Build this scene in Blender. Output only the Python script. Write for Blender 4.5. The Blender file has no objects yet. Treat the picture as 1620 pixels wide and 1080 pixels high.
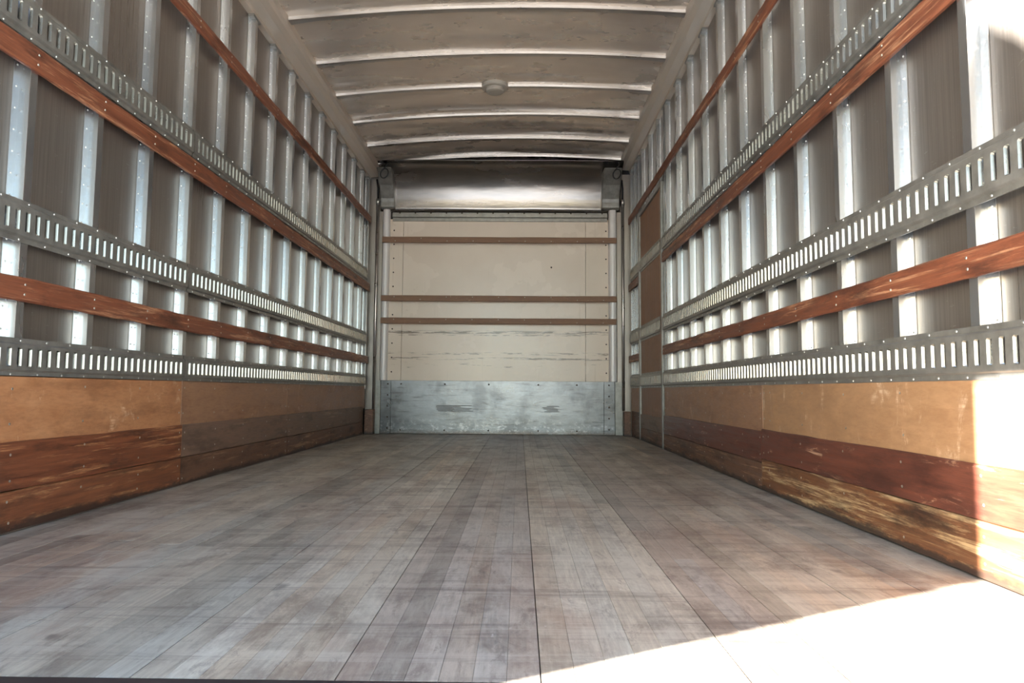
import bpy, math, random
from mathutils import Vector, Matrix, noise

random.seed(7)
sc = bpy.context.scene
C = sc.collection

# ------------------------------------------------------------------ camera, world, sun, exposure
H = 0.395                       # eye height over the cargo floor
F = 1050.0                      # focal length in pixels of the 1620 px wide frame
VX, VY, ROLL = 822.0, 618.0, 0.0063
cam = bpy.data.cameras.new('camera')
cam.sensor_width = 36.0
cam.lens = 36.0 * F / 1620.0
cam.clip_start = 0.02
cam.clip_end = 300
camo = bpy.data.objects.new('camera', cam)
C.objects.link(camo)
Yc = Vector(((VX - 810) / F, -(VY - 540) / F, 1.0)).normalized()     # world +Y seen in camera axes (right, up, forward)
upv = Vector((math.sin(ROLL), math.cos(ROLL), 0))
Zc = (upv - Yc * upv.dot(Yc)).normalized()
Xc = -Yc.cross(Zc)
right = Vector((Xc[0], Yc[0], Zc[0]))
up = Vector((Xc[1], Yc[1], Zc[1]))
fwd = Vector((Xc[2], Yc[2], Zc[2]))
camo.matrix_world = Matrix(((right.x, up.x, -fwd.x, 0), (right.y, up.y, -fwd.y, 0), (right.z, up.z, -fwd.z, H), (0, 0, 0, 1)))
sc.camera = camo

SUN_EL = math.atan(0.30)
sdir = Vector((0.95, 0.497, 0)).normalized() * math.cos(SUN_EL)
sdir.z = -math.sin(SUN_EL)
world = bpy.data.worlds.new('sky')
sc.world = world
world.use_nodes = True
wt = world.node_tree
wt.nodes.clear()
sky = wt.nodes.new('ShaderNodeTexSky')
sky.sky_type = 'NISHITA'
sky.sun_disc = False
sky.sun_elevation = math.radians(22)
sky.sun_rotation = math.atan2(-sdir.x, -sdir.y)
sky.air_density = 1.0
sky.dust_density = 0.8
sky.ozone_density = 1.6
bg = wt.nodes.new('ShaderNodeBackground')
bg.inputs['Strength'].default_value = 1.4
wo = wt.nodes.new('ShaderNodeOutputWorld')
wt.links.new(sky.outputs[0], bg.inputs[0])
wt.links.new(bg.outputs[0], wo.inputs[0])

sl = bpy.data.lights.new('sun', 'SUN')
sl.energy = 72.0
sl.color = (1.0, 0.95, 0.88)
sl.angle = math.radians(0.6)
so = bpy.data.objects.new('sun', sl)
so.rotation_euler = sdir.to_track_quat('-Z', 'Y').to_euler()
so.location = (-6, -4, 4)
C.objects.link(so)

vs = sc.view_settings
vs.view_transform = 'Standard'
vs.look = 'None'
vs.gamma = 1.0
vs.use_curve_mapping = False
vs.exposure = 0.10
sc.cycles.use_denoising = True
sc.cycles.max_bounces = 9
sc.cycles.diffuse_bounces = 5
sc.cycles.glossy_bounces = 6
sc.cycles.sample_clamp_indirect = 12

# ------------------------------------------------------------------ materials
def col(r, g, b):
    """sRGB 0-255 to linear"""
    f = lambda c: (c / 12.92) if c <= 0.04045 else ((c + 0.055) / 1.055) ** 2.4
    return (f(r / 255), f(g / 255), f(b / 255), 1)

class Mat:
    def __init__(s, name, base=(.5, .5, .5, 1), rough=.5, metal=0.0, spec=0.5):
        s.m = bpy.data.materials.new(name)
        s.m.use_nodes = True
        s.t = s.m.node_tree
        s.N = s.t.nodes
        s.L = s.t.links
        s.b = s.N['Principled BSDF']
        s.b.inputs['Base Color'].default_value = base
        s.b.inputs['Roughness'].default_value = rough
        s.b.inputs['Metallic'].default_value = metal
        s.b.inputs['Specular IOR Level'].default_value = spec
        s.tc = s.N.new('ShaderNodeTexCoord')
        s.oi = s.N.new('ShaderNodeObjectInfo')
        s._obj = None

    def objvec(s):
        if s._obj is None:
            m = s.N.new('ShaderNodeVectorMath'); m.operation = 'SCALE'
            m.inputs[0].default_value = (17.3, 41.7, 9.1)
            s.L.new(s.oi.outputs['Random'], m.inputs['Scale'])
            a = s.N.new('ShaderNodeVectorMath'); a.operation = 'ADD'
            s.L.new(s.tc.outputs['Object'], a.inputs[0]); s.L.new(m.outputs[0], a.inputs[1])
            s._obj = a.outputs[0]
        return s._obj

    def pos(s):
        g = s.N.new('ShaderNodeNewGeometry')
        return g.outputs['Position']

    def noise(s, vec, scale=(1, 1, 1), sc=5, detail=4, rough=.55, dist=0):
        mp = s.N.new('ShaderNodeMapping')
        mp.inputs['Scale'].default_value = scale
        s.L.new(vec, mp.inputs['Vector'])
        n = s.N.new('ShaderNodeTexNoise')
        n.inputs['Scale'].default_value = sc
        n.inputs['Detail'].default_value = detail
        n.inputs['Roughness'].default_value = rough
        n.inputs['Distortion'].default_value = dist
        s.L.new(mp.outputs[0], n.inputs['Vector'])
        return n.outputs['Fac']

    def voronoi(s, vec, sc):
        v = s.N.new('ShaderNodeTexVoronoi')
        v.inputs['Scale'].default_value = sc
        s.L.new(vec, v.inputs['Vector'])
        return v.outputs['Color']

    def ramp(s, fac, stops):
        r = s.N.new('ShaderNodeValToRGB')
        e = r.color_ramp.elements
        while len(e) < len(stops):
            e.new(0.5)
        for el, (p, c) in zip(e, stops):
            el.position = p
            el.color = c if isinstance(c, tuple) else (c, c, c, 1)
        s.L.new(fac, r.inputs[0])
        return r.outputs[0]

    def rng(s, fac, a, b, c, d):
        m = s.N.new('ShaderNodeMapRange')
        for k, v in zip(('From Min', 'From Max', 'To Min', 'To Max'), (a, b, c, d)):
            m.inputs[k].default_value = v
        s.L.new(fac, m.inputs['Value'])
        return m.outputs[0]

    def math(s, op, a, b=None):
        m = s.N.new('ShaderNodeMath'); m.operation = op
        for i, v in enumerate((a, b)):
            if v is None: continue
            if isinstance(v, (int, float)): m.inputs[i].default_value = v
            else: s.L.new(v, m.inputs[i])
        return m.outputs[0]

    def mix(s, fac, a, b, mode='MIX'):
        m = s.N.new('ShaderNodeMix'); m.data_type = 'RGBA'; m.blend_type = mode
        for i, v in ((0, fac), (6, a), (7, b)):
            if isinstance(v, (int, float)):
                m.inputs[i].default_value = v
            elif isinstance(v, tuple):
                m.inputs[i].default_value = v
            else:
                s.L.new(v, m.inputs[i])
        return m.outputs[2]

    def sep(s, vec):
        n = s.N.new('ShaderNodeSeparateXYZ'); s.L.new(vec, n.inputs[0])
        return n.outputs

    def base(s, c): s.L.new(c, s.b.inputs['Base Color'])
    def rough(s, c): s.L.new(c, s.b.inputs['Roughness'])

    def bump(s, h, strength=.2, dist=.01):
        b = s.N.new('ShaderNodeBump')
        b.inputs['Strength'].default_value = strength
        b.inputs['Distance'].default_value = dist
        s.L.new(h, b.inputs['Height'])
        s.L.new(b.outputs[0], s.b.inputs['Normal'])

def metal(name, c1, c2, rough, metallic=.9, stretch=(1, 1, 1), bump=.05, sc=6, vary=.12, bscale=30):
    k = Mat(name, c1, rough, metallic)
    v = k.objvec()
    n = k.noise(v, stretch, sc, 5, .6)
    k.base(k.mix(k.rng(n, .3, .7, 0, 1), c1, c2))
    k.rough(k.rng(n, .25, .75, rough - vary, rough + vary))
    n2 = k.noise(v, stretch, bscale, 4, .6)
    k.bump(n2, bump, .004)
    return k

M = {}
# side wall skin: dull aluminium with fine vertical drawing lines and faint light scratches
k = Mat('wall_aluminium', rough=.38, metal=.82)
v = k.pos()
n = k.noise(v, (30, 30, .5), 6, 4, .6)
big = k.noise(v, (1, 1, .6), 1.6, 3)
c = k.mix(k.rng(n, .3, .7, 0, 1), col(148, 141, 134), col(168, 160, 152))
scr = k.noise(v, (4, 4, 14), 9, 3, .7, 1.2)
c = k.mix(k.rng(scr, .66, .72, 0, .35), c, col(214, 210, 204))
k.base(c)
k.rough(k.math('ADD', k.rng(n, .3, .7, -.05, .06), k.rng(big, .3, .7, .30, .46)))
k.bump(k.math('ADD', k.math('MULTIPLY', n, .25), k.noise(v, (1, 1, 1), 3, 2)), .10, .01)
M['skin'] = k.m

M['post'] = metal('post_aluminium', col(192, 195, 198), col(208, 210, 210), .26, .92, (1, 1, .3), .02, 3, .04, 8).m
M['galv'] = metal('galvanised_steel', col(130, 129, 124), col(160, 158, 152), .42, .62, (1, 1, 1), .08, 22, .10).m
M['zinc'] = metal('bright_zinc_edge', col(150, 148, 140), col(166, 164, 154), .28, .92).m  # slot lips' gleam helped along by a lighter, glossier zinc
M['rail'] = metal('roof_rail_aluminium', col(200, 192, 180), col(214, 198, 180), .42, .35, (2, .5, 2), .05, 5, .08).m
M['bow'] = metal('roof_bow_aluminium', col(180, 176, 172), col(202, 197, 191), .30, .92, (.6, 3, 3), .03, 4, .06).m
M['rivet'] = Mat('rivet_aluminium', col(205, 205, 200), .3, .9).m
M['screw'] = Mat('screw_zinc', col(185, 180, 170), .35, .9).m
M['darkscrew'] = Mat('rusty_screw', col(70, 55, 45), .7, .3).m
M['cable'] = Mat('black_cable', col(28, 28, 30), .5, 0).m
M['lamp'] = metal('lamp_plastic', col(176, 168, 154), col(186, 178, 164), .4, 0).m
M['sun_blocker_cloth'] = metal('sun_blocker_cloth', col(96, 104, 92), col(112, 118, 104), .8, 0).m  # cloth of the unseen sheet added to block sun
M['skyblock_dark'] = metal('sky_blocker_dark', col(52, 48, 44), col(62, 58, 52), .8, 0).m  # dark tone of the unseen roof added against sky reflections
M['doorskin'] = metal('door_aluminium', col(180, 180, 178), col(195, 195, 193), .4, .5).m

# roof skin: wrinkled aluminium
k = Mat('roof_aluminium', rough=.3, metal=.55)
v = k.pos()
n = k.noise(v, (.8, 1.6, 1), 2.2, 4, .55, .6)
k.base(k.mix(k.rng(n, .3, .7, 0, 1), col(212, 198, 184), col(226, 213, 198)))
k.rough(k.rng(k.noise(v, (1, 2, 1), 3, 4), .3, .7, .20, .36))
k.bump(k.noise(v, (.6, 3.4, 1), 1.6, 1, .4, .3), .6, .04)
M['roof'] = k.m

# header cove: smoother sheet
k = Mat('header_aluminium', rough=.22, metal=.9)
v = k.pos()
n = k.noise(v, (.6, 1, 3), 4, 4, .6)
k.base(k.mix(k.rng(n, .3, .7, 0, 1), col(128, 125, 122), col(156, 150, 144)))
k.rough(k.rng(n, .3, .7, .17, .30))
k.bump(k.noise(v, (.7, 1, 3.5), 3, 3), .15, .02)
M['header'] = k.m

def wood(name, c1, c2, cw, wear=.3, stretch=(12, .7, 12), rough=.5, sc=5, dark=None, darkamt=.0, wsc=(8, .55, 14), bump=.15, spec=.5, cdark=None, grime=False):
    """Board running along Y: grain, worn pale streaks and darker stains."""
    k = Mat(name, rough=rough, spec=spec)
    v = k.objvec()
    g = k.noise(v, stretch, sc, 6, .65, .3)
    c = k.mix(k.rng(g, .28, .72, 0, 1), c1, c2)
    fine = k.noise(v, (stretch[0] * 5, stretch[1] * 3, stretch[2] * 5), sc, 4, .6)
    c = k.mix(k.rng(fine, .45, .75, 0, .35), c, cdark or tuple(x * .45 for x in c1[:3]) + (1,))
    w = k.noise(v, wsc, 2.2, 8, .72, .5)
    wf = k.noise(v, (30, 3, 60), 3, 4, .7)
    wm = k.math('MULTIPLY', k.rng(w, .62 - wear * .35, .70 - wear * .3, 0, 1), k.rng(wf, .36, .56, .1, 1))
    c = k.mix(wm, c, cw)
    d = k.noise(v, (3, 1.2, 5), 2.5, 6, .7)
    c = k.mix(k.rng(d, .51, .68, 0, darkamt), c, cdark or tuple(x * .3 for x in c1[:3]) + (1,))
    if grime:                                        # dirt packed along the foot of the board
        zz = k.sep(k.tc.outputs['Object'])[2]
        gn = k.noise(v, (6, 2.2, 6), 3, 6, .7)
        lim = k.rng(gn, .35, .65, .004, .040)
        gm = k.rng(k.math('DIVIDE', zz, lim), .5, 1.1, .85, 0)
        c = k.mix(gm, c, col(46, 38, 34))
    k.base(c)
    k.rough(k.rng(g, .3, .7, rough - .08, rough + .12))
    k.bump(k.math('ADD', g, k.math('MULTIPLY', wm, -.5)), bump, .003)
    return k

M['batten'] = wood('batten_wood', col(104, 58, 40), col(146, 88, 62), col(196, 144, 108), .28, darkamt=.8, rough=.46, wsc=(8, 1.1, 22), cdark=col(48, 30, 26), bump=.3).m
M['batten_dull'] = wood('back_batten_wood', col(128, 96, 74), col(150, 116, 92), col(176, 146, 120), .05, stretch=(.7, 12, 12), rough=.6).m
M['ply'] = wood('plywood_orange', col(166, 112, 74), col(194, 142, 100), col(214, 176, 142), .12, stretch=(6, 2.0, 5), rough=.42, darkamt=.55, wsc=(4, 3.5, 3), cdark=col(124, 82, 56)).m
M['ply_right'] = wood('plywood_tan', col(148, 112, 80), col(176, 138, 102), col(206, 178, 148), .14, stretch=(6, 2.0, 5), rough=.42, darkamt=.4, wsc=(4, 5, 2.2), cdark=col(130, 90, 62)).m
M['ply_far'] = wood('plywood_brown', col(144, 106, 80), col(166, 128, 98), col(190, 158, 130), .08, stretch=(6, 1.6, 5), rough=.45, darkamt=.5, wsc=(4, 3.0, 3), cdark=col(112, 72, 50)).m
M['kick_red'] = wood('kick_board_red', col(94, 52, 36), col(144, 86, 56), col(196, 140, 94), .27, rough=.42, darkamt=.8, wsc=(6, .9, 20), cdark=col(56, 34, 26)).m
M['kick_red_low'] = wood('kick_board_red_low', col(104, 60, 40), col(150, 94, 62), col(198, 150, 104), .28, rough=.45, darkamt=.8, wsc=(6, 1.1, 22), cdark=col(58, 38, 28), grime=True).m
M['kick_dark'] = wood('kick_board_dark', col(88, 50, 40), col(116, 68, 52), col(190, 150, 120), .08, rough=.4, darkamt=.7, wsc=(6, 2.5, 14), cdark=col(54, 32, 28)).m
M['kick_worn'] = wood('kick_board_worn', col(96, 62, 42), col(134, 90, 58), col(184, 156, 116), .38, rough=.5, darkamt=.95, wsc=(7, 1.0, 18), cdark=col(52, 36, 28), grime=True).m
M['kick_grey'] = wood('kick_board_grey', col(112, 88, 74), col(136, 110, 92), col(168, 140, 112), .12, rough=.5, darkamt=.6).m
M['kick_far'] = wood('kick_board_far', col(96, 68, 54), col(124, 90, 70), col(166, 134, 104), .20, rough=.5, darkamt=.8, wsc=(6, 1.1, 18), grime=True).m
M['doorply'] = wood('door_plywood', col(140, 100, 74), col(156, 114, 86), col(170, 130, 100), .02, stretch=(5, 5, .8), rough=.5, darkamt=.2).m

# floor strips: grey worn hardwood; the strip's own tint comes from the object's colour
k = Mat('floor_wood', rough=.45)
v = k.objvec(); p = k.pos()
g = k.noise(v, (30, 2.0, 4), 5, 6, .65, .2)
c = k.mix(k.rng(g, .3, .7, 0, 1), col(158, 152, 140), col(200, 195, 180))
stain = k.noise(p, (1.3, .9, 1), 3.2, 8, .72, .3)
c = k.mix(k.rng(stain, .48, .60, 0, .6), c, col(122, 111, 102))
red = k.noise(p, (1.5, .8, 1), 1.5, 6, .65)
c = k.mix(k.rng(red, .48, .62, 0, .5), c, col(150, 122, 106))
pale = k.noise(p, (2.2, .9, 1), 2.4, 8, .75, .6)
c = k.mix(k.rng(pale, .50, .62, 0, .6), c, col(208, 204, 190))
streak = k.noise(p, (.45, 9, 1), 1.7, 7, .72, .25)            # marks of loads dragged across
c = k.mix(k.rng(streak, .53, .62, 0, .5), c, col(200, 195, 182))
streak2 = k.noise(p, (.5, 8, 1), 2.3, 7, .72, .25)
c = k.mix(k.rng(streak2, .54, .64, 0, .5), c, col(108, 98, 92))
scuff = k.noise(p, (9, 3, 1), 2.2, 6, .8, .4)
c = k.mix(k.rng(scuff, .55, .64, 0, .5), c, col(114, 103, 97))
spot = k.noise(p, (1, .7, 1), 9, 3, .55)
c = k.mix(k.rng(spot, .66, .74, 0, .6), c, col(72, 66, 66))
speck = k.noise(p, (1, .5, 1), 55, 2, .5)
c = k.mix(k.rng(speck, .72, .78, 0, .6), c, col(214, 210, 206))
c = k.mix(1.0, c, k.oi.outputs['Color'], 'MULTIPLY')
k.base(c)
k.rough(k.math('ADD', k.rng(g, .3, .7, -.04, .06), k.rng(stain, .35, .7, .36, .50)))
k.bump(k.math('ADD', g, k.math('ADD', k.math('MULTIPLY', stain, .8), k.math('MULTIPLY', scuff, .6))), .16, .003)
M['floor'] = k.m
M['subfloor'] = Mat('subfloor', col(40, 34, 32), .8).m
M['sill'] = metal('sill_steel', col(60, 54, 58), col(84, 76, 74), .55, .6).m

# painted panels of the front bulkhead, scuffed
k = Mat('cream_panel', rough=.42)
v = k.pos()
n = k.noise(v, (1, 1, 1), 2.2, 4)
c = k.mix(k.rng(n, .3, .7, 0, 1), col(224, 208, 190), col(232, 218, 202))
z = k.sep(v)[2]
for z0, w, thr in ((.925, .016, .47), (.90, .008, .53), (.73, .012, .52), (.685, .012, .50), (.62, .03, .60)):
    band = k.rng(k.math('ABSOLUTE', k.math('SUBTRACT', z, z0)), w * .3, w * 1.4, 1, 0)
    nn = k.noise(v, (2.2, 1, 26), 1.9 + z0, 6, .7)
    c = k.mix(k.math('MULTIPLY', band, k.rng(nn, thr, thr + .05, 0, .85)), c, col(96, 76, 60))
drip = k.noise(v, (26, 1, .5), 3, 3)
c = k.mix(k.rng(drip, .68, .74, 0, .25), c, col(150, 126, 100))
k.base(c)
k.rough(k.rng(n, .3, .7, .20, .32))
k.bump(k.noise(v, (1, 1, 1), 5, 3), .10, .01)
M['cream'] = k.m
M['column'] = metal('column_paint', col(226, 222, 220), col(234, 230, 228), .38, .1).m

# scuffed galvanised kick plate
k = Mat('kick_plate_steel', rough=.32, metal=.92)
v = k.pos()
n = k.noise(v, (1.2, 1, 1.6), 2.5, 5, .6)
c = k.mix(k.rng(n, .3, .7, 0, 1), col(98, 100, 102), col(134, 136, 138))
sc1 = k.noise(v, (1.6, 1, 14), 3, 6, .7)
c = k.mix(k.rng(sc1, .54, .66, 0, .6), c, col(78, 76, 76))
sc2 = k.noise(v, (1.5, 1, 1.2), 2.6, 5, .65)
c = k.mix(k.rng(sc2, .5, .64, 0, .45), c, col(70, 70, 72))
sp = k.noise(v, (4, 1, 5), 7, 4, .7)
zz = k.sep(v)[2]
low = k.rng(zz, .04, .16, 1, 0)
c = k.mix(k.math('MULTIPLY', low, k.rng(sp, .52, .66, 0, .45)), c, col(190, 190, 192))
c = k.mix(k.math('MULTIPLY', k.rng(zz, .0, .045, 1, 0), k.rng(sp, .40, .5, .3, .9)), c, col(86, 76, 68))
k.base(c)
k.rough(k.rng(n, .3, .7, .24, .40))
k.bump(k.noise(v, (1, 1, 2), 5, 4), .22, .01)
M['plate'] = k.m
M['smudge'] = metal('rubber_scuff', col(78, 78, 80), col(104, 104, 106), .5, .4, (3, 1, 30), .05, 6).m

k = Mat('concrete_ground', rough=.85)
n = k.noise(k.pos(), (1, 1, 1), .8, 6)
k.base(k.mix(k.rng(n, .3, .7, 0, 1), col(176, 176, 174), col(192, 192, 190)))
M['ground'] = k.m

# ------------------------------------------------------------------ builders
def wloc(o):
    v = Vector(o.location)
    while o.parent:
        o = o.parent
        v += Vector(o.location)
    return v

def mesh_obj(name, V, Fs, mat, parent=None, smooth=False, recenter=True, bevel=0.0):
    """V in world metres. The object's origin goes to the bottom centre of its box."""
    if recenter:
        xs = [v[0] for v in V]; ys = [v[1] for v in V]; zs = [v[2] for v in V]
        c = Vector(((min(xs) + max(xs)) / 2, (min(ys) + max(ys)) / 2, min(zs)))
    else:
        c = Vector((0, 0, 0))
    me = bpy.data.meshes.new(name)
    me.from_pydata([(v[0] - c.x, v[1] - c.y, v[2] - c.z) for v in V], [], Fs)
    me.materials.append(mat)
    if smooth:
        for p in me.polygons: p.use_smooth = True
    me.update()
    o = bpy.data.objects.new(name, me)
    C.objects.link(o)
    o.location = c
    if parent is not None:
        o.parent = parent
        o.location = c - wloc(parent)
    if bevel:
        b = o.modifiers.new('bevel', 'BEVEL'); b.width = bevel; b.segments = 2; b.limit_method = 'ANGLE'
    return o

def dup(o, parent, off):
    """copy of o and of its children, shifted by off"""
    c = o.copy(); C.objects.link(c); c.parent = parent
    c.location = Vector(o.location) + Vector(off)
    for ch in list(o.children):
        d = ch.copy(); C.objects.link(d); d.parent = c
    return c

def box(V, Fs, x0, x1, y0, y1, z0, z1):
    if x0 > x1: x0, x1 = x1, x0
    i = len(V)
    V += [(x0, y0, z0), (x1, y0, z0), (x1, y1, z0), (x0, y1, z0), (x0, y0, z1), (x1, y0, z1), (x1, y1, z1), (x0, y1, z1)]
    Fs += [(i, i + 3, i + 2, i + 1), (i + 4, i + 5, i + 6, i + 7), (i, i + 1, i + 5, i + 4), (i + 1, i + 2, i + 6, i + 5), (i + 2, i + 3, i + 7, i + 6), (i + 3, i, i + 4, i + 7)]

def box_obj(name, x0, x1, y0, y1, z0, z1, mat, parent=None, bevel=.0015):
    V, Fs = [], []
    box(V, Fs, x0, x1, y0, y1, z0, z1)
    return mesh_obj(name, V, Fs, mat, parent, bevel=bevel)

def dome(V, Fs, p, nrm, r, h=None, n=6):
    """low rivet head at p, standing out along nrm"""
    nrm = Vector(nrm).normalized()
    t = nrm.orthogonal().normalized(); b = nrm.cross(t)
    h = h or r * .7
    i = len(V); p = Vector(p)
    for rr, hh in ((1, 0), (.7, .75)):
        for a in range(n):
            q = p + (t * math.cos(a * 2 * math.pi / n) + b * math.sin(a * 2 * math.pi / n)) * r * rr + nrm * h * hh
            V.append(tuple(q))
    V.append(tuple(p + nrm * h))
    for a in range(n):
        a2 = (a + 1) % n
        Fs.append((i + a, i + a2, i + n + a2, i + n + a))
        Fs.append((i + n + a, i + n + a2, i + 2 * n))

def tag(o, label=None, cat=None, group=None, kind=None):
    if label: o['label'] = label
    if cat: o['category'] = cat
    if group: o['group'] = group
    if kind: o['kind'] = kind
    return o

def empty(name, loc, parent=None):
    o = bpy.data.objects.new(name, None); C.objects.link(o)
    o.location = loc
    o.empty_display_size = .1
    return o

def prism(poly, path_a, path_b, place):
    """closed polygon extruded between a and b; place(u, v, t) -> xyz"""
    n = len(poly)
    V = [place(u, v, path_a) for u, v in poly] + [place(u, v, path_b) for u, v in poly]
    Fs = [(i, (i + 1) % n, (i + 1) % n + n, i + n) for i in range(n)]
    Fs += [tuple(range(n - 1, -1, -1)), tuple(range(n, 2 * n))]
    return V, Fs

# ------------------------------------------------------------------ dimensions
WL, WR = 1.375, 0.985            # inner faces left and right of the camera's line
Y0, YB = 0.82, 6.05              # body opening and front bulkhead
YF = 0.935                       # floor's rear edge
SPAN_C = (WR - WL) / 2
Wof = {-1: WL, 1: WR}

def bow_z(x):
    """underside of the roof bows"""
    t = (x + WL) / (WL + WR)
    return 2.415 + .045 * t + .058 * (1 - (2 * t - 1) ** 2)

# ------------------------------------------------------------------ ground outside
V, Fs = [], []
box(V, Fs, -45, 45, -60, 30, -1.35, -1.15)
tag(mesh_obj('ground', V, Fs, M['ground']), kind='structure')

# ------------------------------------------------------------------ floor
floor = box_obj('floor', -WL - .04, WR + .04, YF + .004, YB + .05, -.12, -.045, M['subfloor'], bevel=0)
tag(floor, kind='structure')
seams = [-WL - .01, -1.10, -.815, -.532, -.25, .032, .320, .458, .640, .81, WR + .01]
tint = [(.92, .93, .94), (.99, 1.0, 1.0), (.97, .98, .98), (1.02, 1.0, .98), (.80, .77, .79), (1.0, .98, .96), (.84, .77, .75), (.98, .92, .87), (.96, .92, .88), (.88, .86, .85)]
for i in range(len(seams) - 1):
    a, b = seams[i] + .0007, seams[i + 1] - .0007
    pl = box_obj('floor_plank', a, b, YF, YB + .03, -.045, -.012, M['floor'], floor, bevel=0)
    pl.color = (*tint[i], 1)
    n = max(3, round((b - a) / .046))
    w = (b - a) / n
    for j in range(n):
        y = YF
        first = True
        while y < YB + .02:
            ln = random.uniform(.5, 2.1)
            y2 = min(y + ln, YB + .03)
            if YB + .03 - y2 < .45: y2 = YB + .03
            lift = random.uniform(-.0006, 0)
            s = box_obj('wood_strip', a + j * w + .0002, a + (j + 1) * w - .0002, y + .0003, y2 - .0003, -.012, lift, M['floor'], pl, bevel=.0004)
            f = random.gauss(1, .05)
            if random.random() < .10: f *= .80
            if random.random() < .08: f *= 1.15
            wb = random.gauss(0, .02)
            s.color = (tint[i][0] * f * (1 + wb), tint[i][1] * f, tint[i][2] * f * (1 - wb), 1)
            y = y2
# steel sill under the floor's rear edge
sill = box_obj('trim_1', -WL - .05, WR + .05, YF - .07, YF - .0003, -.16, .0006, M['sill'], bevel=.004)
tag(sill, kind='structure')
V, Fs = [], []
box(V, Fs, -WL - .05, WR + .05, YF - .065, YF + .2, -1.0, -.17)
tag(mesh_obj('trim_2', V, Fs, M['sill']), kind='structure')

# ------------------------------------------------------------------ side walls
def side_wall(s):
    W = Wof[s]
    X = lambda o: s * (W + o)                       # o: metres outward from the innermost face
    name = 'wall_left' if s < 0 else 'wall_right'
    ztop = 2.45 if s < 0 else 2.50
    V, Fs = [], []
    box(V, Fs, X(.044), X(.070), Y0, YB + .08, -.04, ztop)
    wall = mesh_obj(name, V, Fs, M['skin'])
    tag(wall, kind='structure')
    railz = 2.353 if s < 0 else 2.425
    # posts: hat sections riveted to the skin
    poly = [(.043, -.024), (.0405, -.024), (.0405, 0), (.0125, .001), (.012, .002), (.012, .029), (.0125, .030), (.0405, .031), (.0405, .055), (.043, .055)]
    def make_post(z0, z1, y):
        V, Fs = prism(poly, z0, z1, lambda u, v, t: (X(u), y + v, t))
        p = mesh_obj('post', V, Fs, M['post'], wall)
        V, Fs = [], []
        z = z0 + .03
        while z < z1 - .02:
            dome(V, Fs, (X(.0405), y - .012, z), (-s, 0, 0), .0032)
            dome(V, Fs, (X(.0405), y + .043, z + .02), (-s, 0, 0), .0032)
            z += .062
        tag(mesh_obj('rivets', V, Fs, M['rivet'], p), kind='stuff')
        return p
    if s < 0:
        ys = [.89 + .3027 * i for i in range(17)] + [5.93]
        ys = [y for y in ys if y < 5.80] + [5.765, 5.93]
        ys = sorted(set(round(y, 3) for y in ys))
        ys2 = []
        for y in ys:
            if not ys2 or y - ys2[-1] > .11: ys2.append(y)
        full, short = ys2, []
    else:
        full = [1.443 + .3035 * i for i in range(-1, 11)] + [4.535, 5.555, 5.73, 5.92]
        short = [4.78, 5.08, 5.39]
    first = None
    for y in full:
        if first is None: first = (make_post(.40, railz, y), y)
        else: dup(first[0], wall, (0, y - first[1], 0))
    first2 = None
    for y in short:
        if first2 is None: first2 = (make_post(1.87, railz, y), y)
        else: dup(first2[0], wall, (0, y - first2[1], 0))
    # plywood lining and kick boards
    g = .0015
    if s < 0:
        zp0, zp1, zk = .232, .428, .114
        for y0, y1, m in ((Y0, 2.71, 'ply'), (2.71, 3.95, 'ply_far'), (3.95, 5.93, 'ply_far')):
            box_obj('plywood_panel', X(.008), X(.040), y0 + g, y1 - g, zp0, zp1, M[m], wall)
        for y0, y1, m1, m2 in ((Y0, 2.71, 'kick_red', 'kick_red_low'), (2.71, 3.95, 'kick_grey', 'kick_far'), (3.95, 5.84, 'kick_grey', 'kick_far')):
            kick_board(X, y0 + g, y1 - g, zk + .0015, .247, M[m1], wall)
            kick_board(X, y0 + g, y1 - g, .004, zk, M[m2], wall)
    else:
        zp0, zp1 = .225, .428
        for y0, y1, m in ((Y0, 2.735, 'ply_right'), (2.735, 4.57, 'ply_far'), (5.50, 5.93, 'ply_far')):
            box_obj('plywood_panel', X(.008), X(.040), y0 + g, y1 - g, zp0, zp1, M[m], wall)
        kick_board(X, Y0, 2.735 - g, .1265, .247, M['kick_dark'], wall)
        kick_board(X, Y0, 2.735 - g, .004, .125, M['kick_worn'], wall)
        kick_board(X, 2.735 + g, 4.57, .112, .238, M['kick_dark'], wall)
        kick_board(X, 2.735 + g, 4.57, .004, .1105, M['kick_far'], wall)
        kick_board(X, 5.50, 5.86, .004, .225, M['kick_far'], wall)
    # roof rail along the top of the wall
    rp = [(.044, railz - .02), (.012, railz - .02), (.010, railz), (-.045, railz + .004), (-.078, railz + .018), (-.088, railz + .042), (-.088, railz + .10), (.044, railz + .10)]
    V, Fs = prism(rp, Y0, YB - .05, lambda u, v, t: (X(u), t, v))
    mesh_obj('roof_rail', V, Fs, M['rail'], wall)
    # dark gusset strip behind the post heads
    V, Fs = [], []
    for y in full:
        box(V, Fs, X(.011), X(.0405), y - .03, y + .06, railz - .035, railz - .021)
    tag(mesh_obj('post_cap', V, Fs, M['galv'], wall), kind='stuff')
    return wall, full, X

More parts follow.
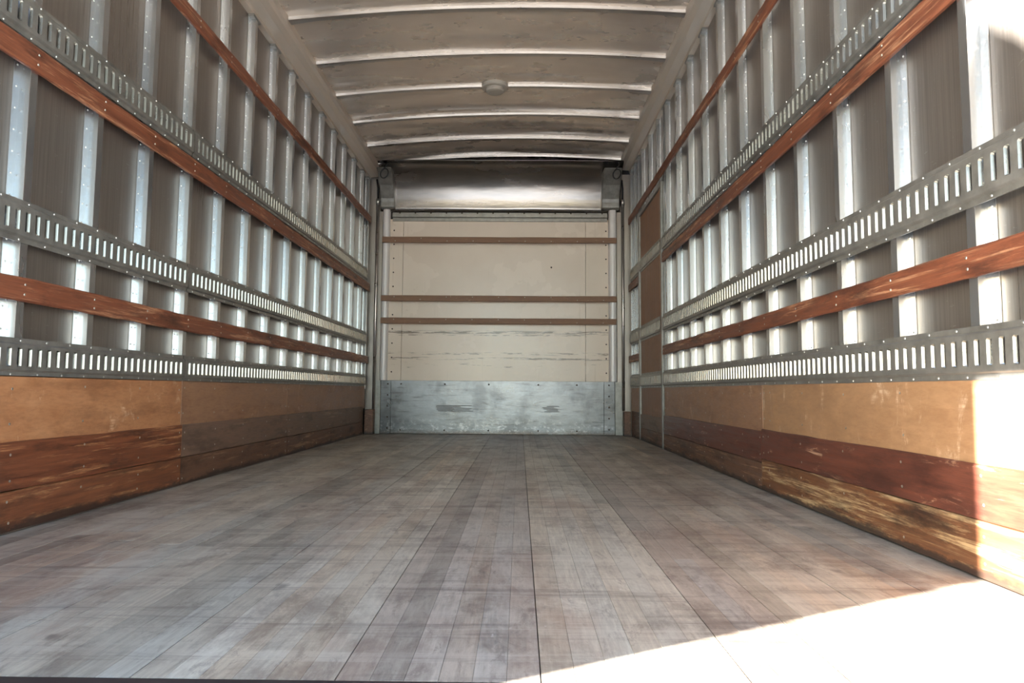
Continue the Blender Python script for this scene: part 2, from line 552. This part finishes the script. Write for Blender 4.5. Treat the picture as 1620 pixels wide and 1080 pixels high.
def kick_board(X, y0, y1, z0, z1, mat, parent):
    """board with a slightly chewed top and bottom edge"""
    n = max(2, int((y1 - y0) / .08))
    V, Fs = [], []
    for i in range(n + 1):
        y = y0 + (y1 - y0) * i / n
        a = z1 - max(0, noise.noise((y * 5, z1 * 9, .3))) * .004
        b = z0 + max(0, noise.noise((y * 6, z0 * 9, 4.3))) * .003
        V += [(X(.018), y, b), (X(.0015), y, b), (X(0), y, b + .002), (X(0), y, a - .003), (X(.003), y, a), (X(.018), y, a)]
    for i in range(n):
        for j in range(6):
            q = i * 6
            Fs.append((q + j, q + (j + 1) % 6, q + (j + 1) % 6 + 6, q + j + 6))
    Fs += [(0, 1, 2, 3, 4, 5), tuple(n * 6 + j for j in (5, 4, 3, 2, 1, 0))]
    return mesh_obj('kick_board', V, Fs, mat, parent)

wallL, postsL, XL = side_wall(-1)
wallR, postsR, XR = side_wall(1)

# rear frame header over the opening, unseen, added to stop stray sun
V, Fs = [], []
box(V, Fs, -WL - .07, WR + .07, Y0 - .02, Y0 + .05, 2.27, 2.55)
tag(mesh_obj('trim_3', V, Fs, M['galv']), kind='structure')
# fasteners of the lining boards, set over the posts
def lining_screws(wall, X, s, posts):
    for o in list(wall.children):
        nm = o.name.split('.')[0]
        if nm not in ('kick_board', 'plywood_panel'): continue
        bb = [Vector(c) for c in o.bound_box]
        off = Vector(o.location) + Vector(wall.location)
        ya = min(c.y for c in bb) + off.y; yb = max(c.y for c in bb) + off.y
        za = min(c.z for c in bb) + off.z; zb = max(c.z for c in bb) + off.z
        u = 0.0 if nm == 'kick_board' else .008
        V, Fs = [], []
        for y in posts + [ya + .02, yb - .02]:
            if ya + .01 < y < yb - .01:
                zs = (za + .03, zb - .03) if nm == 'kick_board' else (za + .06, zb - .035)
                for z in zs:
                    if random.random() < .85:
                        dome(V, Fs, (X(u), y + random.uniform(-.006, .006), z + random.uniform(-.005, .005)), (-s, 0, 0), .0042, .0012)
        if V: tag(mesh_obj('screws', V, Fs, M['screw'], o), kind='stuff')
lining_screws(wallL, XL, -1, postsL)
lining_screws(wallR, XR, 1, postsR)

# ------------------------------------------------------------------ ceiling
nx, ny = 40, 150
V, Fs = [], []
bows = [1.06, 1.56, 2.05, 2.54, 3.03, 3.53, 4.03, 4.48, 4.95, 5.43, 5.86]
def bow_dist(y):
    a = [b for b in bows if b <= y]; c = [b for b in bows if b > y]
    lo = a[-1] if a else bows[0] - .5
    hi = c[0] if c else bows[-1] + .5
    return math.sin(math.pi * (y - lo) / (hi - lo))
for j in range(ny + 1):
    y = Y0 + (YB + .04 - Y0) * j / ny
    for i in range(nx + 1):
        x = -WL - .02 + (WL + WR + .04) * i / nx
        q = bow_dist(y)
        z = bow_z(x) + .040 - .010 * q * (1 - .4 * noise.noise((x * 1.3, y * 2.1, 0))) + .008 * noise.noise((x * 1.6, y * 5.5, 3.0)) * q
        V.append((x, y, z))
for j in range(ny):
    for i in range(nx):
        a = j * (nx + 1) + i
        Fs.append((a, a + nx + 1, a + nx + 2, a + 1))
ceil = mesh_obj('ceiling', V, Fs, M['roof'], smooth=True)
sm = ceil.modifiers.new('thick', 'SOLIDIFY'); sm.thickness = .02; sm.offset = -1 if False else 1
tag(ceil, kind='structure')
# bows
def bow_mesh(y, w=.042, h=.040):
    n = 28
    prof = [(-w / 2 - .012, h + .004), (-w / 2 - .012, h), (-w / 2, h - .003), (-w / 2 + .003, .003), (-w / 2 + .009, 0), (w / 2 - .009, 0), (w / 2 - .003, .003), (w / 2, h - .003), (w / 2 + .012, h), (w / 2 + .012, h + .004)]
    m = len(prof)
    V, Fs = [], []
    x0, x1 = -WL + .075, WR - .075
    for i in range(n + 1):
        x = x0 + (x1 - x0) * i / n
        e = min(1, min(i, n - i) / 1.5)
        for a, b in prof:
            V.append((x, y + a * (1 + .5 * (1 - e)), bow_z(x) + b - .004 * (1 - e)))
    for i in range(n):
        for j in range(m):
            q = i * m
            Fs.append((q + j, q + (j + 1) % m, q + (j + 1) % m + m, q + j + m))
    Fs += [tuple(range(m)), tuple(n * m + j for j in range(m - 1, -1, -1))]
    return V, Fs
b0 = None
for y in bows:
    if b0 is None:
        V, Fs = bow_mesh(y)
        b0 = mesh_obj('roof_bow', V, Fs, M['bow'], ceil)
    else:
        dup(b0, ceil, (0, y - bows[0], 0))

# ------------------------------------------------------------------ front bulkhead
XA, XB_ = -1.206, .808           # cream panel
V, Fs = [], []
box(V, Fs, -WL - .06, WR + .06, YB + .02, YB + .06, -.04, 2.52)
back = mesh_obj('wall_back', V, Fs, M['subfloor'])
tag(back, kind='structure')
for x0, x1 in ((XA - .05, -1.085), (-1.085, .600), (.600, XB_ + .05)):
    box_obj('painted_panel', x0 + .001, x1 - .001, YB, YB + .02, .46, 1.975, M['cream'], back)
# kick plate: centre sheet and two side flanges
box_obj('kick_plate', -1.17, .765, YB - .006, YB, .002, .482, M['plate'], back)
for x0, x1 in ((-1.262, -1.171), (.766, .862)):
    box_obj('kick_plate_flange', x0, x1, YB - .010, YB, .002, .482, M['plate'], back)
for x0, x1 in ((-1.335, -1.263), (.863, .935)):
    box_obj('corner_angle', x0, x1, YB - .03, YB, .002, .482, M['galv'], back)
# scuffs on the plate (rubber marks)
for x0, x1 in ((-.785, -.42), (.20, .385)):
    V, Fs = [], []
    for i in range(5):
        z = .205 + i * .012
        a = random.uniform(0, .05); b = random.uniform(0, .12) if i % 2 else random.uniform(.0, .05)
        box(V, Fs, x0 + a, x1 - b, YB - .0068, YB - .006, z, z + .007)
    tag(mesh_obj('scuff', V, Fs, M['smudge'], back), kind='stuff')
V, Fs = [], []
for x in (-1.20, .81):
    for i in range(5):
        dome(V, Fs, (x, YB - .0102, .05 + i * .1), (0, -1, 0), .008)
for x in (-1.08, -.68, -.28, .17, .52):
    for z in (.035, .45):
        dome(V, Fs, (x, YB - .006, z), (0, -1, 0), .008)
tag(mesh_obj('screws', V, Fs, M['darkscrew'], back), kind='stuff')
V, Fs = [], []
for x in (-1.172, .788):
    z = .56
    while z < 1.9:
        dome(V, Fs, (x, YB, z), (0, -1, 0), .0075)
        z += .131
dome(V, Fs, (.285, YB, 1.53), (0, -1, 0), .009)
tag(mesh_obj('screws', V, Fs, M['darkscrew'], back), kind='stuff')
# rounded white columns
for x0, x1, sg in ((-1.275, XA, -1), (XB_, .885, 1)):
    n = 8
    poly = [(x0, YB), (x1, YB)]
    r = .034
    xs = [x1 - (x1 - x0) * i / n for i in range(n + 1)]
    for i, x in enumerate(xs):
        t = (x - (x0 + x1) / 2) / ((x1 - x0) / 2)
        poly.append((x, YB - .01 - .04 * math.sqrt(max(0, 1 - t * t)) ** .8))
    V, Fs = prism(poly, .483, 2.06, lambda u, v, t: (u, v, t))
    mesh_obj('column', V, Fs, M['column'], back, bevel=0)
# dark corner uprights between column and side wall
for x0, x1 in ((-WL - .03, -1.276), (.886, WR + .03)):
    box_obj('corner_upright', x0, x1, YB - .015, YB + .02, 0, 2.40, M['skin'], back)
# channel over the panels
cp = [(0, 1.955), (.012, 1.958), (.012, 1.978), (.004, 1.982), (.004, 1.988), (.022, 1.992), (.022, 2.022), (.012, 2.026), (.012, 2.036), (0, 2.040)]
V, Fs = prism(cp, XA + .02, XB_ - .01, lambda u, v, t: (t, YB - u, v))
mesh_obj('channel', V, Fs, M['galv'], back)
V, Fs = [], []
for i in range(14):
    dome(V, Fs, (-1.12 + i * .144, YB - .012, 2.031), (0, -1, 0), .008)
tag(mesh_obj('screws', V, Fs, M['darkscrew'], back), kind='stuff')
# cove header: quarter round sheet from the roof down to the panels
V, Fs = [], []
n, m = 16, 24
zc0, zc1, ry = 2.045, 2.445, .26
for j in range(m + 1):
    x = -1.30 + (2.22) * j / m
    for i in range(n + 1):
        a = (math.pi / 2) * i / n
        V.append((x, YB - .012 - ry * (1 - math.cos(a)), zc0 + (zc1 - zc0) * math.sin(a) + .004 * noise.noise((x * 2, a * 2, 0))))
for j in range(m):
    for i in range(n):
        q = j * (n + 1) + i
        Fs.append((q, q + n + 1, q + n + 2, q + 1))
hd = mesh_obj('header', V, Fs, M['header'], back, smooth=True)
sm = hd.modifiers.new('thick', 'SOLIDIFY'); sm.thickness = .004; sm.offset = 1
# cast corner boxes
for x0, x1 in ((-1.29, -1.16), (.74, .905)):
    V, Fs = [], []
    z0, z1 = 2.058, 2.38
    d0, d1 = .075, .27
    poly = [(0, z0), (d0 - .02, z0), (d0, z0 + .015), (d0, z0 + .06), (d0 + .01, z0 + .09), (d1 * .55, z0 + .2), (d1 * .8, z1 - .04), (d1, z1), (0, z1)]
    V, Fs = prism(poly, x0, x1, lambda u, v, t: (t, YB - u, v))
    mesh_obj('corner_casting', V, Fs, M['galv'], back, bevel=.008)

# ------------------------------------------------------------------ slotted cargo rails
PITCH = .03785
def rail_section(X, s, y0, y1, z0, z1, parent, name='rail_section', phase=0.0):
    Hh = z1 - z0
    V, Fs = [], []
    n = int((y1 - y0 - .01) / PITCH)
    pad = (y1 - y0 - n * PITCH) / 2
    ya, yb = y0 + pad, y0 + pad + n * PITCH
    e = .013
    # (z, o) profile of the plain top and bottom strips; o = outward from the wall's inner face
    top = [(Hh, .012), (Hh, .008), (Hh - e, .008), (Hh - e - .004, .001), (Hh - e - .006, 0)]
    bot = [(e + .006, 0), (e + .004, .001), (e, .008), (0, .008), (0, .012)]
    for prof in (top, bot):
        i = len(V)
        for y in (y0, y1):
            for z, o in prof: V.append((X(o), y, z0 + z))
        m = len(prof)
        for j in range(m - 1):
            Fs.append((i + j, i + j + 1, i + m + j + 1, i + m + j))
    zl, zh = z0 + e + .006, z0 + Hh - e - .006
    sh = (Hh * .50) / 2
    zm = (z0 + z1) / 2
    sw, ch = .0085, .003
    # plain ends
    for a, b in ((y0, ya), (yb, y1)):
        if b - a > .0005:
            i = len(V)
            V += [(X(0), a, zl), (X(0), b, zl), (X(0), b, zh), (X(0), a, zh)]
            Fs.append((i, i + 1, i + 2, i + 3))
    base = len(V)
    lips = []
    for k in range(n + 1):
        y = ya + k * PITCH
        V += [(X(0), y, zl), (X(0), y, zh)]
    for k in range(n):
        yc = ya + (k + .5) * PITCH
        L0, L1, R0, R1 = base + 2 * k, base + 2 * k + 1, base + 2 * k + 2, base + 2 * k + 3
        h = [(yc - sw, zm - sh + ch), (yc - sw, zm + sh - ch), (yc - sw + ch, zm + sh), (yc + sw - ch, zm + sh),
             (yc + sw, zm + sh - ch), (yc + sw, zm - sh + ch), (yc + sw - ch, zm - sh), (yc - sw + ch, zm - sh)]
        i = len(V)
        for y, z in h: V.append((X(0), y, z))
        for y, z in h:                                   # folded-in lip
            V.append((X(.0065), yc + (y - yc) * .62, zm + (z - zm) * .93))
        Fs += [(L0, i, i + 1, L1), (L1, i + 1, i + 2), (L1, i + 2, i + 3, R1), (R1, i + 3, i + 4), (R1, i + 4, i + 5, R0), (R0, i + 5, i + 6), (R0, i + 6, i + 7, L0), (L0, i + 7, i)]
        for j in range(8):
            lips.append(len(Fs))
            Fs.append((i + j, i + (j + 1) % 8, i + 8 + (j + 1) % 8, i + 8 + j))
    o = mesh_obj(name, V, Fs, M['galv'], parent)
    o.data.materials.append(M['zinc'])
    for q in lips: o.data.polygons[q].material_index = 1
    V, Fs = [], []
    y = y0 + .05
    while y < y1 - .03:
        dome(V, Fs, (X(.008), y, z0 + .0065), (-s, 0, 0), .0036)
        dome(V, Fs, (X(.008), y + .03, z1 - .0065), (-s, 0, 0), .0036)
        y += .101
    tag(mesh_obj('rivets', V, Fs, M['rivet'], o), kind='stuff')
    return o

def cargo_rail(s, X, secs, z0, z1, label):
    r = empty('cargo_rail', (X(0), secs[0][0], z0))
    tag(r, label, 'cargo rail', 'slotted cargo rails along the side walls')
    for y0, y1 in secs:
        rail_section(X, s, y0, y1, z0, z1, r)
    return r

secL = [(Y0 + .01, 2.708), (2.712, 5.925)]
cargo_rail(-1, XL, secL, .424, .530, 'slotted grey steel cargo rail on left wall, lowest one, directly on top of the plywood')
cargo_rail(-1, XL, secL, .795, .913, 'slotted grey steel cargo rail on left wall, middle one, above the lowest wooden batten')
cargo_rail(-1, XL, secL, 1.368, 1.486, 'slotted grey steel cargo rail on left wall, highest one, touching the batten below it')
secR = [(Y0 + .01, 4.585)]
cargo_rail(1, XR, secR, .425, .543, 'slotted grey steel cargo rail on right wall, lowest one, with sunlit plywood under it')
cargo_rail(1, XR, secR, .806, .932, 'slotted grey steel cargo rail on right wall, middle one, above the lowest wooden batten')
cargo_rail(1, XR, secR, 1.375, 1.487, 'slotted grey steel cargo rail on right wall, highest one, touching the batten below it')
cargo_rail(1, XR, [(5.50, 5.925)], .425, .543, 'short slotted steel rail beyond the side door on right wall, lowest one')
cargo_rail(1, XR, [(5.50, 5.925)], .806, .932, 'short slotted steel rail beyond the side door on right wall, middle one')
cargo_rail(1, XR, [(5.50, 5.925)], 1.375, 1.487, 'short slotted steel rail beyond the side door on right wall, highest one')

# ------------------------------------------------------------------ wooden battens
def batten(X, s, y0, y1, z0, z1, posts, label, mat='batten'):
    n = max(3, int((y1 - y0) / .06))
    V, Fs = [], []
    sd = z0 * 13 + s * 3
    for i in range(n + 1):
        y = y0 + (y1 - y0) * i / n
        a = z1 + noise.noise((y * 2.2, sd, .3)) * .0025 - max(0, noise.noise((y * 9, sd, 1.3)) - .1) * .006
        b = z0 + noise.noise((y * 2.0, sd, 4.3)) * .0025 + max(0, noise.noise((y * 8, sd, 7.3)) - .1) * .006
        c = noise.noise((y * 1.5, sd, 9)) * .0008
        V += [(X(.0115), y, b), (X(.003), y, b), (X(c), y, b + .005), (X(c), y, a - .005), (X(.003), y, a), (X(.0115), y, a)]
    for i in range(n):
        for j in range(6):
            q = i * 6
            Fs.append((q + j, q + (j + 1) % 6, q + (j + 1) % 6 + 6, q + j + 6))
    Fs += [(0, 1, 2, 3, 4, 5), tuple(n * 6 + j for j in (5, 4, 3, 2, 1, 0))]
    o = mesh_obj('wooden_batten', V, Fs, M[mat])
    tag(o, label, 'batten', 'wooden battens along the side walls')
    V, Fs = [], []
    for py in posts:
        if y0 + .02 < py < y1 - .03:
            for f in (.3, .7):
                dome(V, Fs, (X(-.0002), py + .015 + random.uniform(-.003, .003), z0 + (z1 - z0) * f), (-s, 0, 0), .0042, .0018)
    if V: tag(mesh_obj('screws', V, Fs, M['screw'], o), kind='stuff')
    return o

batten(XL, -1, Y0 + .01, 6.00, .630, .700, postsL, 'worn red-brown wooden batten on left wall, lowest, between the two lower slotted rails')
batten(XL, -1, Y0 + .01, 6.00, 1.288, 1.360, postsL, 'red-brown wooden batten on left wall, middle, right under the highest slotted rail')
batten(XL, -1, Y0 + .01, 6.00, 1.918, 1.986, postsL, 'reddish wooden batten on left wall, highest, crossing the posts near the roof')
batten(XR, 1, Y0 + .01, 4.585, .650, .714, postsR, 'worn orange-brown wooden batten on right wall, lowest, ending at the side door')
batten(XR, 1, Y0 + .01, 4.585, 1.297, 1.363, postsR, 'red-brown wooden batten on right wall, middle, right under the highest slotted rail')
batten(XR, 1, Y0 + .01, 6.00, 1.916, 1.982, postsR, 'reddish wooden batten on right wall, highest, passing over the side door')
batten(XR, 1, 5.50, 6.00, .650, .714, postsR, 'short brown batten beyond the side door on right wall, lower of two')
batten(XR, 1, 5.50, 6.00, 1.297, 1.363, postsR, 'short brown batten beyond the side door on right wall, upper of two')

def back_batten(z0, z1, x0, x1, label):
    V, Fs = [], []
    n = 40
    for i in range(n + 1):
        x = x0 + (x1 - x0) * i / n
        a = z1 + noise.noise((x * 3, z0 * 7, 0)) * .002; b = z0 + noise.noise((x * 3, z0 * 7, 5)) * .002
        V += [(x, YB - .052, b), (x, YB - .066, b), (x, YB - .069, b + .004), (x, YB - .069, a - .004), (x, YB - .066, a), (x, YB - .052, a)]
    for i in range(n):
        for j in range(6):
            q = i * 6
            Fs.append((q + j, q + (j + 1) % 6, q + (j + 1) % 6 + 6, q + j + 6))
    Fs += [(0, 1, 2, 3, 4, 5), tuple(n * 6 + j for j in (5, 4, 3, 2, 1, 0))]
    o = mesh_obj('wooden_batten', V, Fs, M['batten_dull'])
    tag(o, label, 'batten', 'wooden battens across the far wall')
    V, Fs = [], []
    for i in range(9):
        dome(V, Fs, (x0 + .12 + (x1 - x0 - .24) * i / 8, YB - .0692, (z0 + z1) / 2 + random.choice((-.012, .012))), (0, -1, 0), .005, .002)
    tag(mesh_obj('screws', V, Fs, M['screw'], o), kind='stuff')
back_batten(1.743, 1.795, -1.268, .876, 'brown batten across the far cream wall, top one just under the grey channel')
back_batten(1.203, 1.255, -1.268, .876, 'brown batten across the far cream wall, middle one of three')
back_batten(.997, 1.049, -1.268, .872, 'brown batten across the far cream wall, bottom one above the dark scuffs')

# ------------------------------------------------------------------ side door in the right wall
door = box_obj('door_1', XR(.012), XR(.042), 4.635, 5.455, .010, 1.845, M['doorply'], bevel=.002)
tag(door, kind='structure')
for y0, y1 in ((4.600, 4.634), (5.456, 5.497)):
    box_obj('door_frame', XR(.000), XR(.043), y0, y1, .004, 1.880, M['galv'], door)
box_obj('door_frame', XR(.000), XR(.043), 4.635, 5.455, 1.848, 1.880, M['galv'], door)
box_obj('door_edge_strip', XR(.004), XR(.012), 4.640, 4.668, .56, 1.84, M['ply'], door)
kick_board(lambda o: XR(o * .6 + .002), 4.645, 5.45, .004, .105, M['kick_far'], door)
kick_board(lambda o: XR(o * .6 + .002), 4.645, 5.45, .107, .215, M['kick_grey'], door)
for z0, z1 in ((.425, .543), (.806, .932), (1.375, 1.487)):
    rail_section(XR, 1, 4.645, 5.45, z0, z1, door)

# ------------------------------------------------------------------ small things at the far end
def tube(pts, r, n=8, closed=False):
    V, Fs = [], []
    m = len(pts)
    prev = None
    for i, p in enumerate(pts):
        p = Vector(p)
        if closed: d = Vector(pts[(i + 1) % m]) - Vector(pts[i - 1])
        else: d = Vector(pts[min(i + 1, m - 1)]) - Vector(pts[max(i - 1, 0)])
        d.normalize()
        t = prev if prev is not None else d.orthogonal().normalized()
        t = (t - d * t.dot(d)).normalized()
        prev = t
        b = d.cross(t)
        for a in range(n):
            w = a * 2 * math.pi / n
            V.append(tuple(p + (t * math.cos(w) + b * math.sin(w)) * r))
    for i in range(m if closed else m - 1):
        for a in range(n):
            q, q2 = i * n, ((i + 1) % m) * n
            Fs.append((q + a, q + (a + 1) % n, q2 + (a + 1) % n, q2 + a))
    if not closed:
        Fs += [tuple(range(n - 1, -1, -1)), tuple((m - 1) * n + a for a in range(n))]
    return V, Fs

def drain_pipe(x, side, zb):
    r = empty('drain_pipe', (x, YB - .05, zb))
    tag(r, 'thin bright aluminium pipe standing in the far %s corner of the cargo box' % side, 'pipe', 'pipes in the far corners')
    V, Fs = tube([(x, YB - .05, zb), (x, YB - .05, 1.2), (x, YB - .05, 2.14)], .013, 12)
    mesh_obj('pipe', V, Fs, M['bow'], r, smooth=True)
    V, Fs = tube([(x, YB - .05, 2.10), (x, YB - .05, 2.15)], .018, 12)
    mesh_obj('collar', V, Fs, M['rivet'], r, smooth=True)
    V, Fs = tube([(x, YB - .05, 2.15), (x, YB - .055, 2.25), (x - .01, YB - .07, 2.33)], .009, 8)
    mesh_obj('hose', V, Fs, M['cable'], r, smooth=True)
drain_pipe(-1.318, 'left', .222)
drain_pipe(.935, 'right', .222)

def cable_loop(x, side):
    pts = []
    for i in range(26):
        a = i / 25 * 2 * math.pi * 1.35 + .6
        rr = .034 + .004 * math.sin(a * 2)
        pts.append((x + rr * math.cos(a), YB - .285 - .004 * i / 25, 2.315 + rr * 1.25 * math.sin(a)))
    pts += [(x + .02, YB - .27, 2.40), (x + .015, YB - .26, 2.43)]
    V, Fs = tube(pts, .0055, 8)
    o = mesh_obj('cable_loop', V, Fs, M['cable'], smooth=True)
    tag(o, 'small loop of black cable hanging in the far upper %s corner' % side, 'cable', 'cable loops in the far upper corners')
cable_loop(-1.215, 'left')
cable_loop(.85, 'right')

b = box_obj('wooden_block', -WL + .001, -WL + .075, 5.90, 5.985, .001, .220, M['kick_far'], bevel=.004)
tag(b, 'brown wooden block on the floor in the far left corner', 'block', 'wooden blocks in the far corners')
b = box_obj('wooden_block', WR - .06, WR - .001, 5.90, 5.985, .001, .218, M['kick_far'], bevel=.004)
tag(b, 'brown wooden block on the floor in the far right corner', 'block', 'wooden blocks in the far corners')

# ceiling lamp on the third visible bow
lx, ly = -.185, 4.47
r = empty('ceiling_lamp', (lx, ly, bow_z(lx)))
tag(r, 'small round beige lamp on the roof at the middle of a bow', 'lamp')
def disc(name, prof, mat, n=32):
    V, Fs = [], []
    for rr, z in prof:
        for a in range(n):
            V.append((lx + rr * math.cos(a * 2 * math.pi / n), ly + rr * math.sin(a * 2 * math.pi / n), z))
    for i in range(len(prof) - 1):
        for a in range(n):
            Fs.append((i * n + a, i * n + (a + 1) % n, (i + 1) * n + (a + 1) % n, (i + 1) * n + a))
    Fs.append(tuple(range((len(prof) - 1) * n, len(prof) * n)))
    Fs.append(tuple(range(n - 1, -1, -1)))
    mesh_obj(name, V, Fs, mat, r, smooth=False, bevel=0)
zb = bow_z(lx)
disc('base', [(.092, zb + .03), (.092, zb - .004), (.086, zb - .010), (.066, zb - .012)], M['lamp'])
disc('lens', [(.064, zb - .012), (.064, zb - .026), (.058, zb - .034), (.040, zb - .038)], M['lamp'])

# ------------------------------------------------------------------ outside: opened rear door leaf and an added sheet that blocks sun
d = box_obj('door_2', -WL - .085, -WL, .22, Y0 + .012, -.03, 2.46, M['doorskin'], bevel=.003)
tag(d, kind='structure')
# unseen sheet added to block sun; its curved top edge lets some pass
V, Fs = [], []
n = 90
def blocker_top(y):
    d = .22 - y
    return 2.052 + .35 * max(0, .03 - d) / .03 - 1.15 * min(.14, max(0, d - .045)) + .006 * math.sin(d * 50)
for i in range(n + 1):
    y = .22 - .9 * i / n
    zt = max(1.60, blocker_top(y))
    dx = .01 * math.sin(y * 20)
    for o in (0, .02):
        V += [(-WL - .03 + o + dx, y, 1.235 + .004 * math.sin(y * 15)), (-WL - .03 + o + dx, y, zt)]
for i in range(n):
    q = i * 4
    Fs += [(q, q + 4, q + 5, q + 1), (q + 2, q + 3, q + 7, q + 6), (q, q + 2, q + 6, q + 4), (q + 1, q + 5, q + 7, q + 3)]
Fs += [(0, 1, 3, 2), (n * 4, n * 4 + 2, n * 4 + 3, n * 4 + 1)]
t = mesh_obj('sun_blocker', V, Fs, M['sun_blocker_cloth'])
tag(t, 'grey-green sheet added out of view beside the rear door leaf to block sun', 'sun_blocker')

# unseen roof added to darken high sky reflections; low sun passes under it
V, Fs = [], []
box(V, Fs, -4.2, 7, -7.2, -.9, 3.15, 3.35)
sky_block = mesh_obj('sky_blocker', V, Fs, M['skyblock_dark'])
tag(sky_block, kind='structure')
for x in (-4.0, 6.8):  # posts carrying the added roof
    box_obj('blocker_post', x - .1, x + .1, -7.1, -6.9, -1.15, 3.15, M['doorskin'], sky_block)
